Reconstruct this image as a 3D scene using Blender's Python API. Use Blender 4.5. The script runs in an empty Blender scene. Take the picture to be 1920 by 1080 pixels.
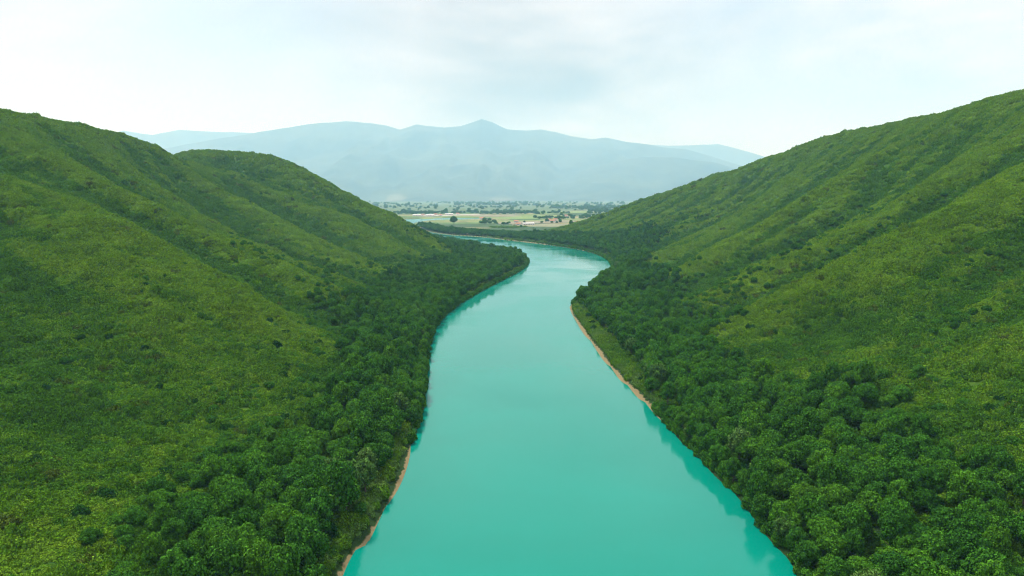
import bpy, math, random
import numpy as np
from mathutils import Vector

R = math.radians
rng = np.random.default_rng(7)
random.seed(7)
scene = bpy.context.scene
COL = scene.collection

# ------------------------------------------------------------------ camera
CAM_H, F, HOR = 70.0, 1280.0, 368.0            # height in metres, focal length and horizon row of a 1920 px frame
PITCH = math.atan((540.0 - HOR) / F)
cam = bpy.data.cameras.new("camera")
cam.sensor_width, cam.lens = 36.0, 24.0
cam.clip_start, cam.clip_end = 0.5, 40000.0
cam_o = bpy.data.objects.new("camera", cam)
cam_o.location = (0, 0, CAM_H)
cam_o.rotation_euler = (math.pi / 2 - PITCH, 0, 0)
COL.objects.link(cam_o)
scene.camera = cam_o

# ------------------------------------------------------------------ light, sky, exposure
SUN_EL, SUN_AZ = R(62), R(318)                 # azimuth measured clockwise from +Y (the view direction)
sun = bpy.data.lights.new("sun", 'SUN')
sun.energy, sun.angle, sun.color = 4.9, R(9), (1.0, 0.96, 0.88)
sun_o = bpy.data.objects.new("sun", sun)
sdir = Vector((math.sin(SUN_AZ) * math.cos(SUN_EL), math.cos(SUN_AZ) * math.cos(SUN_EL), math.sin(SUN_EL)))
sun_o.rotation_euler = sdir.to_track_quat('Z', 'Y').to_euler()
sun_o.location = (0, 0, 400)
COL.objects.link(sun_o)

vs = scene.view_settings
vs.view_transform, vs.look, vs.exposure, vs.gamma, vs.use_curve_mapping = 'Standard', 'None', 0.1, 1.0, False
scene.render.engine = 'CYCLES'
cy = scene.cycles
cy.use_denoising = True
cy.denoising_prefilter = 'FAST'
cy.max_bounces, cy.diffuse_bounces, cy.glossy_bounces = 6, 1, 2
cy.transmission_bounces, cy.volume_bounces, cy.transparent_max_bounces = 3, 4, 4
cy.use_adaptive_sampling = False
cy.pixel_filter_type = 'BLACKMAN_HARRIS'
cy.filter_width = 1.1
scene.render.use_persistent_data = False


class NT:
    """small helper that adds nodes and links them"""
    def __init__(self, tree):
        self.t = tree
        tree.nodes.clear()

    def n(self, kind, **kw):
        nd = self.t.nodes.new(kind)
        ins = kw.pop('ins', {})
        for k, v in kw.items():
            setattr(nd, k, v)
        for k, v in ins.items():
            if isinstance(v, bpy.types.NodeSocket):
                self.t.links.new(v, nd.inputs[k])
            else:
                nd.inputs[k].default_value = v
        return nd

    def math(self, op, a, b=None, clamp=False):
        nd = self.t.nodes.new('ShaderNodeMath')
        nd.operation, nd.use_clamp = op, clamp
        for i, v in enumerate((a, b)):
            if v is None:
                continue
            if isinstance(v, bpy.types.NodeSocket):
                self.t.links.new(v, nd.inputs[i])
            else:
                nd.inputs[i].default_value = v
        return nd.outputs[0]

    def mix(self, f, a, b, blend='MIX'):
        nd = self.t.nodes.new('ShaderNodeMix')
        nd.data_type, nd.blend_type = 'RGBA', blend
        for i, v in ((0, f), (6, a), (7, b)):
            if isinstance(v, bpy.types.NodeSocket):
                self.t.links.new(v, nd.inputs[i])
            else:
                nd.inputs[i].default_value = v if i == 0 else (*v, 1.0)[:4]
        return nd.outputs[2]

    def ramp(self, f, stops, interp='LINEAR'):
        nd = self.t.nodes.new('ShaderNodeValToRGB')
        cr = nd.color_ramp
        cr.interpolation = interp
        while len(cr.elements) < len(stops):
            cr.elements.new(0.5)
        for e, (p, c) in zip(cr.elements, stops):
            e.position = p
            e.color = (*c, 1.0) if len(c) == 3 else c
        self.t.links.new(f, nd.inputs[0])
        return nd.outputs[0]

    def smooth(self, v, lo, hi):
        nd = self.t.nodes.new('ShaderNodeMapRange')
        nd.interpolation_type = 'SMOOTHSTEP'
        self.t.links.new(v, nd.inputs[0])
        nd.inputs[1].default_value, nd.inputs[2].default_value = lo, hi
        return nd.outputs[0]

    def link(self, a, b):
        self.t.links.new(a, b)


world = bpy.data.worlds.new("World")
scene.world = world
world.use_nodes = True
w = NT(world.node_tree)
sky = w.n('ShaderNodeTexSky', sky_type='NISHITA', sun_disc=False, sun_elevation=SUN_EL, sun_rotation=SUN_AZ,
          air_density=1.0, dust_density=2.0, ozone_density=1.0)
tc = w.n('ShaderNodeTexCoord')
mp = w.n('ShaderNodeMapping', ins={'Vector': tc.outputs['Generated'], 'Scale': (1.0, 1.0, 2.6)})
nz1 = w.n('ShaderNodeTexNoise', ins={'Vector': mp.outputs[0], 'Scale': 2.1, 'Detail': 7.0, 'Roughness': 0.55, 'Distortion': 0.35})
nz2 = w.n('ShaderNodeTexNoise', ins={'Vector': mp.outputs[0], 'Scale': 3.6, 'Detail': 6.0, 'Roughness': 0.5, 'Distortion': 0.4})


def pix_dir(px, py):
    u, v = (px - 960) / F, (540 - py) / F
    d = Vector((u, math.cos(PITCH) + v * math.sin(PITCH), -math.sin(PITCH) + v * math.cos(PITCH)))
    return d.normalized()


def lobe(px, py, inner, outer):
    d = pix_dir(px, py)
    dt = w.n('ShaderNodeVectorMath', operation='DOT_PRODUCT', ins={0: tc.outputs['Generated'], 1: d})
    return w.smooth(dt.outputs['Value'], math.cos(R(outer)), math.cos(R(inner)))


# openings in the cloud deck on either side of the valley, thicker grey cloud over the far peaks
gap = w.math('MAXIMUM', lobe(-150, 110, 2, 34), lobe(2050, 150, 2, 36))
gap = w.math('MULTIPLY', gap, w.smooth(nz1.outputs[0], 0.30, 0.60))
grey = w.math('MAXIMUM', lobe(1060, 165, 1, 19), w.math('MULTIPLY', lobe(640, 195, 1, 20), 0.6))
grey = w.math('MULTIPLY', grey, w.smooth(nz2.outputs[0], 0.25, 0.75))
grey2 = w.math('MULTIPLY', w.smooth(nz1.outputs[0], 0.40, 0.75), 0.16)
grey = w.math('MAXIMUM', grey, grey2)
cloud = w.mix(grey, (0.76, 0.73, 0.735), (0.22, 0.225, 0.24))
zc = w.n('ShaderNodeSeparateXYZ', ins={0: tc.outputs['Generated']})
over = w.math('ADD', w.math('MULTIPLY', w.math('MAXIMUM', zc.outputs[2], 0.0), 1.0), 1.0)   # an overcast sky is brightest overhead
bg_cloud = w.n('ShaderNodeBackground', ins={'Color': cloud, 'Strength': over})
bg_sky = w.n('ShaderNodeBackground', ins={'Color': sky.outputs[0], 'Strength': 0.15})
open_f = w.math('ADD', w.math('MULTIPLY', gap, 0.75), 0.08)
ms = w.n('ShaderNodeMixShader', ins={0: open_f, 1: bg_cloud.outputs[0], 2: bg_sky.outputs[0]})
wo = w.n('ShaderNodeOutputWorld', ins={'Surface': ms.outputs[0]})

# ------------------------------------------------------------------ tagging helpers


def tag(o, label=None, cat=None, group=None, kind=None):
    if label: o['label'] = label
    if cat: o['category'] = cat
    if group: o['group'] = group
    if kind: o['kind'] = kind
    return o


def mesh_np(name, verts, faces, mats=(), smooth=False, link=True, parent=None, attrs=None):
    """faces: (n,k) int array"""
    me = bpy.data.meshes.new(name)
    verts = np.asarray(verts, np.float32)
    faces = np.asarray(faces, np.int32)
    nf, k = faces.shape
    me.vertices.add(len(verts))
    me.vertices.foreach_set('co', verts.ravel())
    me.loops.add(nf * k)
    me.loops.foreach_set('vertex_index', faces.ravel())
    me.polygons.add(nf)
    me.polygons.foreach_set('loop_start', np.arange(0, nf * k, k, dtype=np.int32))
    me.polygons.foreach_set('use_smooth', np.full(nf, smooth))
    for m in mats:
        me.materials.append(m)
    if attrs:
        for an, av in attrs.items():
            at = me.attributes.new(an, 'FLOAT', 'POINT')
            at.data.foreach_set('value', np.asarray(av, np.float32))
    me.update()
    me.validate()
    o = bpy.data.objects.new(name, me)
    if link:
        COL.objects.link(o)
    if parent:
        o.parent = parent
    return o


# ------------------------------------------------------------------ materials
def mat(name):
    m = bpy.data.materials.new(name)
    m.use_nodes = True
    return m, NT(m.node_tree)


def finish(t, col, rough=0.8, spec=0.2, normal=None, transl=None):
    p = t.n('ShaderNodeBsdfPrincipled', ins={'Base Color': col, 'Roughness': rough, 'Specular IOR Level': spec})
    if normal is not None:
        t.link(normal, p.inputs['Normal'])
    out = p.outputs[0]
    if transl:
        tr = t.n('ShaderNodeBsdfTranslucent', ins={'Color': col})
        mx = t.n('ShaderNodeMixShader', ins={0: transl, 1: out, 2: tr.outputs[0]})
        out = mx.outputs[0]
    t.n('ShaderNodeOutputMaterial', ins={'Surface': out})


def leaf_mat(name, dark, light, warm, patch=0.35):
    """leaf colours vary from plant to plant, in drifts over the ground and from leaf to leaf"""
    m, t = mat(name)
    oi = t.n('ShaderNodeObjectInfo')
    geo = t.n('ShaderNodeNewGeometry')
    n1 = t.n('ShaderNodeTexNoise', ins={'Vector': geo.outputs['Position'], 'Scale': 0.035, 'Detail': 3.0})
    n2 = t.n('ShaderNodeTexNoise', ins={'Vector': geo.outputs['Position'], 'Scale': 1.3, 'Detail': 2.0})
    c = t.mix(oi.outputs['Random'], dark, light)
    c = t.mix(t.math('MULTIPLY', t.smooth(n1.outputs[0], 0.42, 0.68), patch), c, warm)
    k = t.math('ADD', t.math('MULTIPLY', n2.outputs[0], 1.1), 0.45)
    c = t.mix(1.0, c, t.n('ShaderNodeCombineColor', ins={0: k, 1: k, 2: k}).outputs[0], 'MULTIPLY')
    rnd = t.n('ShaderNodeNewGeometry').outputs['Random Per Island']
    k2 = t.math('ADD', t.math('MULTIPLY', rnd, 1.15), 0.42)
    c = t.mix(1.0, c, t.n('ShaderNodeCombineColor', ins={0: k2, 1: k2, 2: k2}).outputs[0], 'MULTIPLY')
    finish(t, c, 0.8, 0.02, transl=0.15)
    return m


M = {}
M['leaf_deep'] = leaf_mat('leaf_deep_green', (0.026, 0.106, 0.011), (0.044, 0.160, 0.014), (0.052, 0.156, 0.012))
M['leaf_mid'] = leaf_mat('leaf_mid_green', (0.040, 0.148, 0.012), (0.062, 0.192, 0.014), (0.074, 0.190, 0.012))
M['leaf_bright'] = leaf_mat('leaf_bright_green', (0.046, 0.160, 0.011), (0.064, 0.188, 0.013), (0.076, 0.185, 0.012))
M['leaf_pale'] = leaf_mat('leaf_pale_grey_green', (0.062, 0.155, 0.030), (0.088, 0.185, 0.040), (0.092, 0.175, 0.034))
M['leaf_white'] = leaf_mat('leaf_white_blossom', (0.42, 0.46, 0.34), (0.55, 0.57, 0.45), (0.46, 0.50, 0.36))
M['scrub_dark'] = leaf_mat('scrub_dark_green', (0.040, 0.130, 0.010), (0.058, 0.166, 0.011), (0.064, 0.164, 0.011), 0.4)
M['scrub_mid'] = leaf_mat('scrub_mid_green', (0.066, 0.180, 0.010), (0.092, 0.212, 0.012), (0.100, 0.206, 0.012), 0.35)
M['scrub_light'] = leaf_mat('scrub_light_green', (0.096, 0.222, 0.013), (0.124, 0.246, 0.015), (0.134, 0.236, 0.015), 0.35)
M['scrub_dry'] = leaf_mat('scrub_dry_olive', (0.056, 0.112, 0.012), (0.072, 0.120, 0.014), (0.080, 0.108, 0.016), 0.5)
M['bush'] = leaf_mat('bush_dark_green', (0.009, 0.048, 0.009), (0.017, 0.075, 0.011), (0.020, 0.075, 0.010))
M['reed'] = leaf_mat('reed_pale_green', (0.080, 0.180, 0.035), (0.110, 0.215, 0.045), (0.120, 0.205, 0.040))


def simple(name, a, b, scale, rough=0.9, bump=0.0, spec=0.2):
    m, t = mat(name)
    geo = t.n('ShaderNodeNewGeometry')
    n1 = t.n('ShaderNodeTexNoise', ins={'Vector': geo.outputs['Position'], 'Scale': scale, 'Detail': 5.0, 'Roughness': 0.65})
    c = t.mix(t.smooth(n1.outputs[0], 0.35, 0.65), a, b)
    nrm = None
    if bump:
        nrm = t.n('ShaderNodeBump', ins={'Strength': 1.0, 'Distance': bump, 'Height': n1.outputs[0]}).outputs[0]
    finish(t, c, rough, spec, nrm)
    return m


M['bark'] = simple('bark', (0.075, 0.055, 0.04), (0.14, 0.11, 0.085), 3.0)
M['bark_pale'] = simple('bark_pale', (0.32, 0.29, 0.24), (0.42, 0.39, 0.33), 3.0)
M['wall'] = simple('house_plaster', (0.52, 0.51, 0.48), (0.62, 0.61, 0.58), 0.5)
M['roof'] = simple('roof_tile', (0.34, 0.16, 0.10), (0.42, 0.22, 0.15), 0.8)
M['roof_pale'] = simple('roof_pale_sheet', (0.50, 0.52, 0.54), (0.60, 0.61, 0.62), 0.4, 0.5)
M['glass'] = simple('window_glass', (0.03, 0.04, 0.05), (0.05, 0.06, 0.07), 0.5, 0.15, 0, 0.5)
M['wood'] = simple('door_wood', (0.12, 0.07, 0.04), (0.16, 0.10, 0.06), 2.0)
M['mountain'] = None

# hillside: turf and leaf litter under the scrub, sand along the water
m, t = mat('hillside_turf')
geo = t.n('ShaderNodeNewGeometry')
pos = geo.outputs['Position']
n1 = t.n('ShaderNodeTexNoise', ins={'Vector': pos, 'Scale': 0.03, 'Detail': 4.0, 'Roughness': 0.6})
n2 = t.n('ShaderNodeTexNoise', ins={'Vector': pos, 'Scale': 0.55, 'Detail': 6.0, 'Roughness': 0.7})
c = t.mix(t.smooth(n1.outputs[0], 0.38, 0.66), (0.030, 0.090, 0.008), (0.052, 0.112, 0.010))  # turf colour kept dark to paint in shade between the scrub clumps
c = t.mix(t.math('MULTIPLY', t.smooth(n2.outputs[0], 0.45, 0.68), 0.65), c, (0.016, 0.052, 0.007))
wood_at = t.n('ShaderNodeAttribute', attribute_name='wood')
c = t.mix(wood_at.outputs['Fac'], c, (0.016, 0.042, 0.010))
sand_at = t.n('ShaderNodeAttribute', attribute_name='sand')
n3 = t.n('ShaderNodeTexNoise', ins={'Vector': pos, 'Scale': 0.4, 'Detail': 6.0})
sandc = t.mix(n3.outputs[0], (0.13, 0.108, 0.055), (0.24, 0.20, 0.11))
sf = t.math('SUBTRACT', 1.0, t.smooth(t.math('ADD', sand_at.outputs['Fac'], t.math('MULTIPLY', t.math('SUBTRACT', n3.outputs[0], 0.5), 2.6)), -0.2, 0.25))
c = t.mix(sf, c, sandc)
hb = t.n('ShaderNodeBump', ins={'Strength': 0.9, 'Distance': 0.7, 'Height': n2.outputs[0]})
finish(t, c, 0.95, 0.1, hb.outputs[0])
M['hillside'] = m

# valley floor: small parcels of crops, stubble and bare soil
m, t = mat('valley_fields')
geo = t.n('ShaderNodeNewGeometry')
pos = geo.outputs['Position']
mpf = t.n('ShaderNodeMapping', ins={'Vector': pos, 'Rotation': (0, 0, R(14)), 'Scale': (0.0050, 0.0085, 0.0)})
wob = t.n('ShaderNodeTexNoise', ins={'Vector': pos, 'Scale': 0.004, 'Detail': 2.0})
vadd = t.n('ShaderNodeVectorMath', operation='ADD', ins={0: mpf.outputs[0], 1: wob.outputs['Color']})
vor = t.n('ShaderNodeTexVoronoi', distance='CHEBYCHEV', ins={'Vector': vadd.outputs[0], 'Scale': 1.0})
sep = t.n('ShaderNodeSeparateColor', ins={0: vor.outputs['Color']})
fc = t.ramp(sep.outputs[0], [(0.0, (0.05, 0.11, 0.035)), (0.22, (0.10, 0.17, 0.05)), (0.42, (0.16, 0.21, 0.075)),
                             (0.6, (0.22, 0.20, 0.11)), (0.78, (0.15, 0.20, 0.07)), (0.9, (0.28, 0.24, 0.15))], 'CONSTANT')
n1 = t.n('ShaderNodeTexNoise', ins={'Vector': pos, 'Scale': 0.02, 'Detail': 5.0})
fc = t.mix(t.math('MULTIPLY', t.smooth(n1.outputs[0], 0.5, 0.62), 0.7), fc, (0.05, 0.10, 0.035))
big = t.n('ShaderNodeTexNoise', ins={'Vector': pos, 'Scale': 0.0011, 'Detail': 3.0})
fc = t.mix(t.smooth(big.outputs[0], 0.50, 0.60), fc, (0.035, 0.075, 0.03))
spy = t.n('ShaderNodeSeparateXYZ', ins={0: pos})
fc = t.mix(t.smooth(spy.outputs[1], 2900.0, 3600.0), fc, (0.075, 0.125, 0.060))
finish(t, fc, 0.95, 0.1)
M['fields'] = m

# distant forested mountains with a few bare slips
m, t = mat('mountain_forest')
geo = t.n('ShaderNodeNewGeometry')
pos = geo.outputs['Position']
n1 = t.n('ShaderNodeTexNoise', ins={'Vector': pos, 'Scale': 0.0010, 'Detail': 5.0, 'Roughness': 0.6})
n2 = t.n('ShaderNodeTexNoise', ins={'Vector': pos, 'Scale': 0.012, 'Detail': 4.0})
c = t.mix(t.smooth(n1.outputs[0], 0.35, 0.65), (0.010, 0.026, 0.026), (0.045, 0.070, 0.050))
c = t.mix(t.math('MULTIPLY', t.smooth(n2.outputs[0], 0.5, 0.7), 0.5), c, (0.02, 0.04, 0.028))
slip = t.n('ShaderNodeAttribute', attribute_name='slip')
c = t.mix(t.math('MULTIPLY', slip.outputs['Fac'], 0.14), c, (0.50, 0.48, 0.30))
finish(t, c, 0.95, 0.1)
M['mountain'] = m

# turquoise, silt-laden river
m, t = mat('river_water')
geo = t.n('ShaderNodeNewGeometry')
pos = geo.outputs['Position']
mpw = t.n('ShaderNodeMapping', ins={'Vector': pos, 'Scale': (1.0, 0.55, 1.0)})
wv = t.n('ShaderNodeTexNoise', ins={'Vector': mpw.outputs[0], 'Scale': 0.9, 'Detail': 5.0, 'Roughness': 0.6, 'Distortion': 0.6})
wind = t.n('ShaderNodeTexNoise', ins={'Vector': pos, 'Scale': 0.018, 'Detail': 4.0, 'Distortion': 0.4})
wf = t.smooth(wind.outputs[0], 0.35, 0.68)
swell = t.n('ShaderNodeTexNoise', ins={'Vector': mpw.outputs[0], 'Scale': 0.16, 'Detail': 3.0, 'Distortion': 0.8})
hgt = t.math('ADD', t.math('MULTIPLY', wv.outputs[0], t.math('ADD', t.math('MULTIPLY', wf, 1.3), 0.35)), t.math('MULTIPLY', swell.outputs[0], 1.6))
wb = t.n('ShaderNodeBump', ins={'Strength': 0.5, 'Distance': 0.045, 'Height': hgt})
wc = t.mix(wf, (0.0, 0.176, 0.134), (0.0, 0.194, 0.149))
p = t.n('ShaderNodeBsdfPrincipled', ins={'Base Color': wc, 'IOR': 1.43, 'Specular IOR Level': 0.5, 'Specular Tint': (0.02, 0.5, 0.55, 1.0),
                                         'Roughness': t.math('ADD', t.math('MULTIPLY', wf, 0.14), 0.06), 'Normal': wb.outputs[0]})
t.n('ShaderNodeOutputMaterial', ins={'Surface': p.outputs[0]})
M['water'] = m

# haze
m, t = mat('valley_haze')
HAZE = 1.1e-4
pv = t.n('ShaderNodeVolumePrincipled', ins={'Color': (0.32, 0.62, 0.88, 1.0), 'Absorption Color': (1.0, 1.0, 1.0, 1.0), 'Density': HAZE, 'Anisotropy': 0.1})
t.n('ShaderNodeOutputMaterial', ins={'Volume': pv.outputs[0]})
m.cycles.homogeneous_volume = True
m.cycles.volume_sampling = 'DISTANCE'
M['haze'] = m

# ------------------------------------------------------------------ the lie of the land
CT, ST = math.cos(PITCH), math.sin(PITCH)


def P(px, py, Y):
    """point at forward distance Y (metres along the valley) seen at that place of the survey photo"""
    u, v = (px - 960) / F, (540 - py) / F
    dy, dz = CT + v * ST, -ST + v * CT
    s = Y / dy
    return (u * s, Y, CAM_H + dz * s)


def B(px, py, z=0.0):
    u, v = (px - 960) / F, (540 - py) / F
    dy, dz = CT + v * ST, -ST + v * CT
    s = (z - CAM_H) / dz
    return (u * s, dy * s)


def project(x, y, z):
    zz = z - CAM_H
    d = y * CT - zz * ST
    v = y * ST + zz * CT
    return 960 + F * x / d, 540 - F * v / d, d


def smooth_line(pts, n=6):
    """Catmull-Rom through the points"""
    pts = [np.array(p, float) for p in pts]
    pts = [2 * pts[0] - pts[1]] + pts + [2 * pts[-1] - pts[-2]]
    out = []
    for i in range(1, len(pts) - 2):
        a, b, c_, d = pts[i - 1:i + 3]
        for k in range(n):
            s = k / n
            out.append(0.5 * (2 * b + (c_ - a) * s + (2 * a - 5 * b + 4 * c_ - d) * s * s + (3 * b - a - 3 * c_ + d) * s ** 3))
    out.append(pts[-2])
    return np.array(out)


left_bank = [(-21, -160), (-23, 0), (-26, 70)] + [B(*q) for q in (
    (636, 1080), (688, 1010), (728, 940), (752, 890), (771, 830), (788, 775), (796, 715), (803, 655), (820, 608), (862, 570),
    (925, 534), (972, 510), (990, 494), (984, 482), (950, 474), (890, 463), (830, 452), (785, 440), (748, 420), (732, 414))] + [(-520, 1960), (-760, 1990)]
right_bank = [(34, -160), (38, 0), (43, 70)] + [B(*q) for q in (
    (1505, 1080), (1440, 1005), (1402, 950), (1345, 890), (1285, 830), (1232, 776), (1190, 735), (1150, 694), (1112, 645), (1085, 608), (1071, 584),
    (1076, 566), (1105, 545), (1135, 518), (1147, 496), (1122, 478), (1080, 467), (1020, 458), (960, 451), (900, 444), (840, 440), (800, 433),
    (778, 424), (777, 419), (792, 415.5), (820, 413))] + [(-150, 2060), (-60, 2110)]
far_bank = [(-60, 2190), (-150, 2235), (-227, 2240), (-267, 2150), (-366, 2110), (-520, 2120), (-760, 2140)]
LB, RB, FB = smooth_line(left_bank), smooth_line(right_bank), smooth_line(far_bank)
river = np.vstack([LB, FB[::-1], RB[::-1]])


def inside(poly, x, y):
    poly = np.asarray(poly, float)
    res = np.zeros(x.shape, bool)
    j = len(poly) - 1
    for i in range(len(poly)):
        xi, yi = poly[i]
        xj, yj = poly[j]
        if yi != yj:
            res ^= ((yi > y) != (yj > y)) & (x < (xj - xi) * (y - yi) / (yj - yi) + xi)
        j = i
    return res


def seg_dist(poly, x, y, closed=True):
    best = np.full(x.shape, 1e9)
    n = len(poly)
    for i in range(n if closed else n - 1):
        a, b = poly[i], poly[(i + 1) % n]
        d = b - a
        L = d @ d
        if L < 1e-9:
            continue
        tt = np.clip(((x - a[0]) * d[0] + (y - a[1]) * d[1]) / L, 0, 1)
        best = np.minimum(best, (x - a[0] - tt * d[0]) ** 2 + (y - a[1] - tt * d[1]) ** 2)
    return np.sqrt(best)


def noise2(x, y, scale, seed, octaves=4, gain=0.5):
    """value noise, roughly -1..1"""
    g = np.random.default_rng(seed)
    tab = g.uniform(-1, 1, (256, 256))
    out = np.zeros(np.shape(x))
    amp, tot = 1.0, 0.0
    fx, fy = np.asarray(x) / scale + 57.3, np.asarray(y) / scale + 91.7
    for o in range(octaves):
        ix, iy = np.floor(fx).astype(int), np.floor(fy).astype(int)
        tx, ty = fx - ix, fy - iy
        tx, ty = tx * tx * (3 - 2 * tx), ty * ty * (3 - 2 * ty)
        a, b = tab[ix % 256, iy % 256], tab[(ix + 1) % 256, iy % 256]
        c_, d = tab[ix % 256, (iy + 1) % 256], tab[(ix + 1) % 256, (iy + 1) % 256]
        out += amp * ((a * (1 - tx) + b * tx) * (1 - ty) + (c_ * (1 - tx) + d * tx) * ty)
        tot += amp
        amp *= gain
        fx, fy = fx * 2.03 + 13.1, fy * 2.03 + 7.7
    return out / tot


def crest(pts, Y0, Y1):
    """pts from the foot of a spur (Y0) up to its head (Y1)"""
    q = np.array(pts, float)
    s = np.r_[0, np.cumsum(np.hypot(*np.diff(q, axis=0).T))]
    s /= s[-1]
    return np.array([P(a, b, Y0 + (Y1 - Y0) * k) for (a, b), k in zip(q, s)])


def resample(c_, n=9):
    s = np.r_[0, np.cumsum(np.linalg.norm(np.diff(c_, axis=0), axis=1))]
    u = np.linspace(0, s[-1], n)
    return np.stack([np.interp(u, s, c_[:, i]) for i in range(3)], 1)


def gully(c1, c2, drop, n=9):
    a, b = resample(c1, n), resample(c2, n)
    g = (a + b) / 2
    k = np.linspace(0, 1, n)
    g[:, 2] -= drop * np.sin(np.pi * np.clip(k * 0.85 + 0.1, 0, 1)) ** 0.7
    return g


class TPS:
    def __init__(self, pts, lam=0.02):
        p = np.asarray(pts, float)
        self.xy = p[:, :2] / 100
        n = len(p)
        K = self.k(self.xy[:, None, :] - self.xy[None])
        K += lam * np.eye(n)
        Q = np.c_[np.ones(n), self.xy]
        A = np.zeros((n + 3, n + 3))
        A[:n, :n], A[:n, n:], A[n:, :n] = K, Q, Q.T
        self.w = np.linalg.solve(A, np.r_[p[:, 2], 0, 0, 0])

    @staticmethod
    def k(d):
        r2 = (d ** 2).sum(-1)
        return 0.5 * r2 * np.log(r2 + 1e-12)

    def __call__(self, x, y):
        q = np.stack([np.ravel(x), np.ravel(y)], 1) / 100
        out = np.empty(len(q))
        for i in range(0, len(q), 20000):
            s = q[i:i + 20000]
            out[i:i + 20000] = self.k(s[:, None, :] - self.xy[None]) @ self.w[:-3] + self.w[-3] + s @ self.w[-2:]
        return out.reshape(np.shape(x))


def bank_pts(line, step, z=1.5, off=0.0):
    out = []
    for i in range(0, len(line), step):
        out.append((line[i][0] + off, line[i][1], z))
    return out


# --- right hill
R0 = crest([(1300, 655), (1350, 612), (1420, 567), (1498, 528), (1550, 496), (1602, 470), (1667, 444), (1706, 420), (1758, 389), (1811, 360), (1863, 329), (1920, 306)], 285, 400)
R1 = crest([(1300, 580), (1400, 530), (1500, 475), (1600, 425), (1700, 366), (1800, 312), (1920, 250)], 375, 470)
R2 = crest([(1242, 525), (1294, 499), (1372, 452), (1451, 410), (1529, 362), (1602, 316), (1680, 272)], 490, 620)
R3 = crest([(1216, 491), (1268, 462), (1346, 421), (1425, 379), (1503, 324), (1555, 288)], 624, 800)
R4 = crest([(1242, 441), (1320, 395), (1372, 363)], 800, 930)
RSKY = [P(1225, 398, 1330), P(1290, 360, 1200), P(1360, 328, 1400), P(1440, 297, 1010), P(1510, 270, 930), P(1580, 250, 860), P(1660, 235, 780), P(1740, 218, 700), P(1830, 192, 620), P(1920, 172, 560)]
right_pts = list(map(tuple, np.vstack([R0, R1, R2, R3, R4])))
right_pts += list(map(tuple, np.vstack([gully(R0, R1, 20), gully(R1, R2, 16), gully(R2, R3, 18), gully(R3, R4, 14)])))
right_pts += RSKY
right_pts += [(450, 470, 158), (465, 400, 162), (480, 300, 166), (490, 150, 166), (490, 0, 160), (490, -150, 160)]
for (x, y, z) in RSKY + [(465, 400, 160), (485, 200, 166), (490, 0, 160), (490, -150, 160)]:
    right_pts += [(x + 90, y + 40, z - 22), (x + 200, y + 60, max(z * 0.45, 2))]
right_pts += [P(1920, 1000, 115), P(1920, 800, 160), P(1920, 620, 222), P(1920, 480, 290), P(1700, 700, 205), P(1700, 560, 268), P(1500, 700, 228), P(1550, 620, 268)]
right_pts += [(75, 70, 6), (120, 60, 17), (200, 60, 48), (300, 60, 88), (400, 60, 130), (75, -60, 6), (120, -60, 17), (200, -60, 48), (300, -60, 88), (400, -60, 130),
              (200, 150, 46), (300, 150, 86), (400, 180, 128), (300, 260, 82)]
right_pts += bank_pts(RB[:130], 5, 1.2)
right_pts += [(x, y, 2.0) for x, y in ((60, 1250), (0, 1400), (150, 1500), (300, 1550), (-150, 1700), (500, 1650), (700, 1500), (850, 1400), (860, 1000), (880, 600), (880, 200), (880, -150), (100, 2000), (500, 2000), (850, 2000), (100, 2600), (850, 2600), (-200, 2600), (130, 1330), (210, 1430))]
# --- left hill
L0 = crest([(640, 682), (560, 622), (480, 566), (400, 515), (286, 450), (234, 422), (182, 396), (130, 372), (78, 351), (39, 336), (0, 325)], 254, 400)
L1 = crest([(700, 580), (608, 531), (530, 494), (443, 458), (365, 419), (299, 385), (234, 359), (169, 323), (117, 299), (78, 279), (39, 260), (0, 237)], 374, 480)
L1b = crest([(640, 520), (575, 492), (495, 455), (400, 408), (312, 360), (234, 306), (156, 249)], 452, 600)
L2 = crest([(700, 515), (660, 492), (608, 466), (556, 437), (504, 406), (452, 375), (391, 344), (338, 305), (307, 284)], 510, 750)
L3 = crest([(752, 468), (712, 447), (660, 421), (608, 395), (530, 361), (473, 335)], 670, 820)
L4 = crest([(848, 476), (820, 459), (780, 435), (720, 400), (640, 365), (560, 320), (500, 293), (430, 287), (370, 285)], 745, 960)
LSKY = [P(0, 207, 520), P(60, 219, 560), P(120, 233, 600), P(180, 243, 640), P(240, 253, 690), P(280, 270, 725)]
left_pts = list(map(tuple, np.vstack([L0, L1, L1b, L2, L3, L4])))
left_pts += list(map(tuple, np.vstack([gully(L0, L1, 15), gully(L1, L1b, 12), gully(L1b, L2, 21), gully(L2, L3, 18), gully(L3, L4, 10)])))
left_pts += LSKY
left_pts += [(-430, 440, 146), (-440, 300, 150), (-440, 150, 150), (-440, 0, 150), (-440, -150, 150)]
for (x, y, z) in LSKY + [(-440, 440, 148), (-440, 200, 150), (-440, 0, 150), (-440, -150, 150)]:
    left_pts += [(x - 90, y + 50, z - 24), (x - 220, y + 70, max(z * 0.45, 2))]
left_pts += [P(0, 1000, 112), P(0, 900, 136), P(0, 700, 192), P(0, 550, 250), P(0, 430, 320), P(250, 800, 178), P(400, 700, 220), P(250, 600, 245), P(400, 900, 150)]
left_pts += [(-60, 70, 7), (-110, 60, 17), (-200, 60, 46), (-300, 60, 88), (-60, -60, 7), (-110, -60, 17), (-200, -60, 46), (-300, -60, 88), (-220, 150, 50), (-320, 150, 92)]
left_pts += bank_pts(LB[:150], 5, 1.2)
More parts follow.
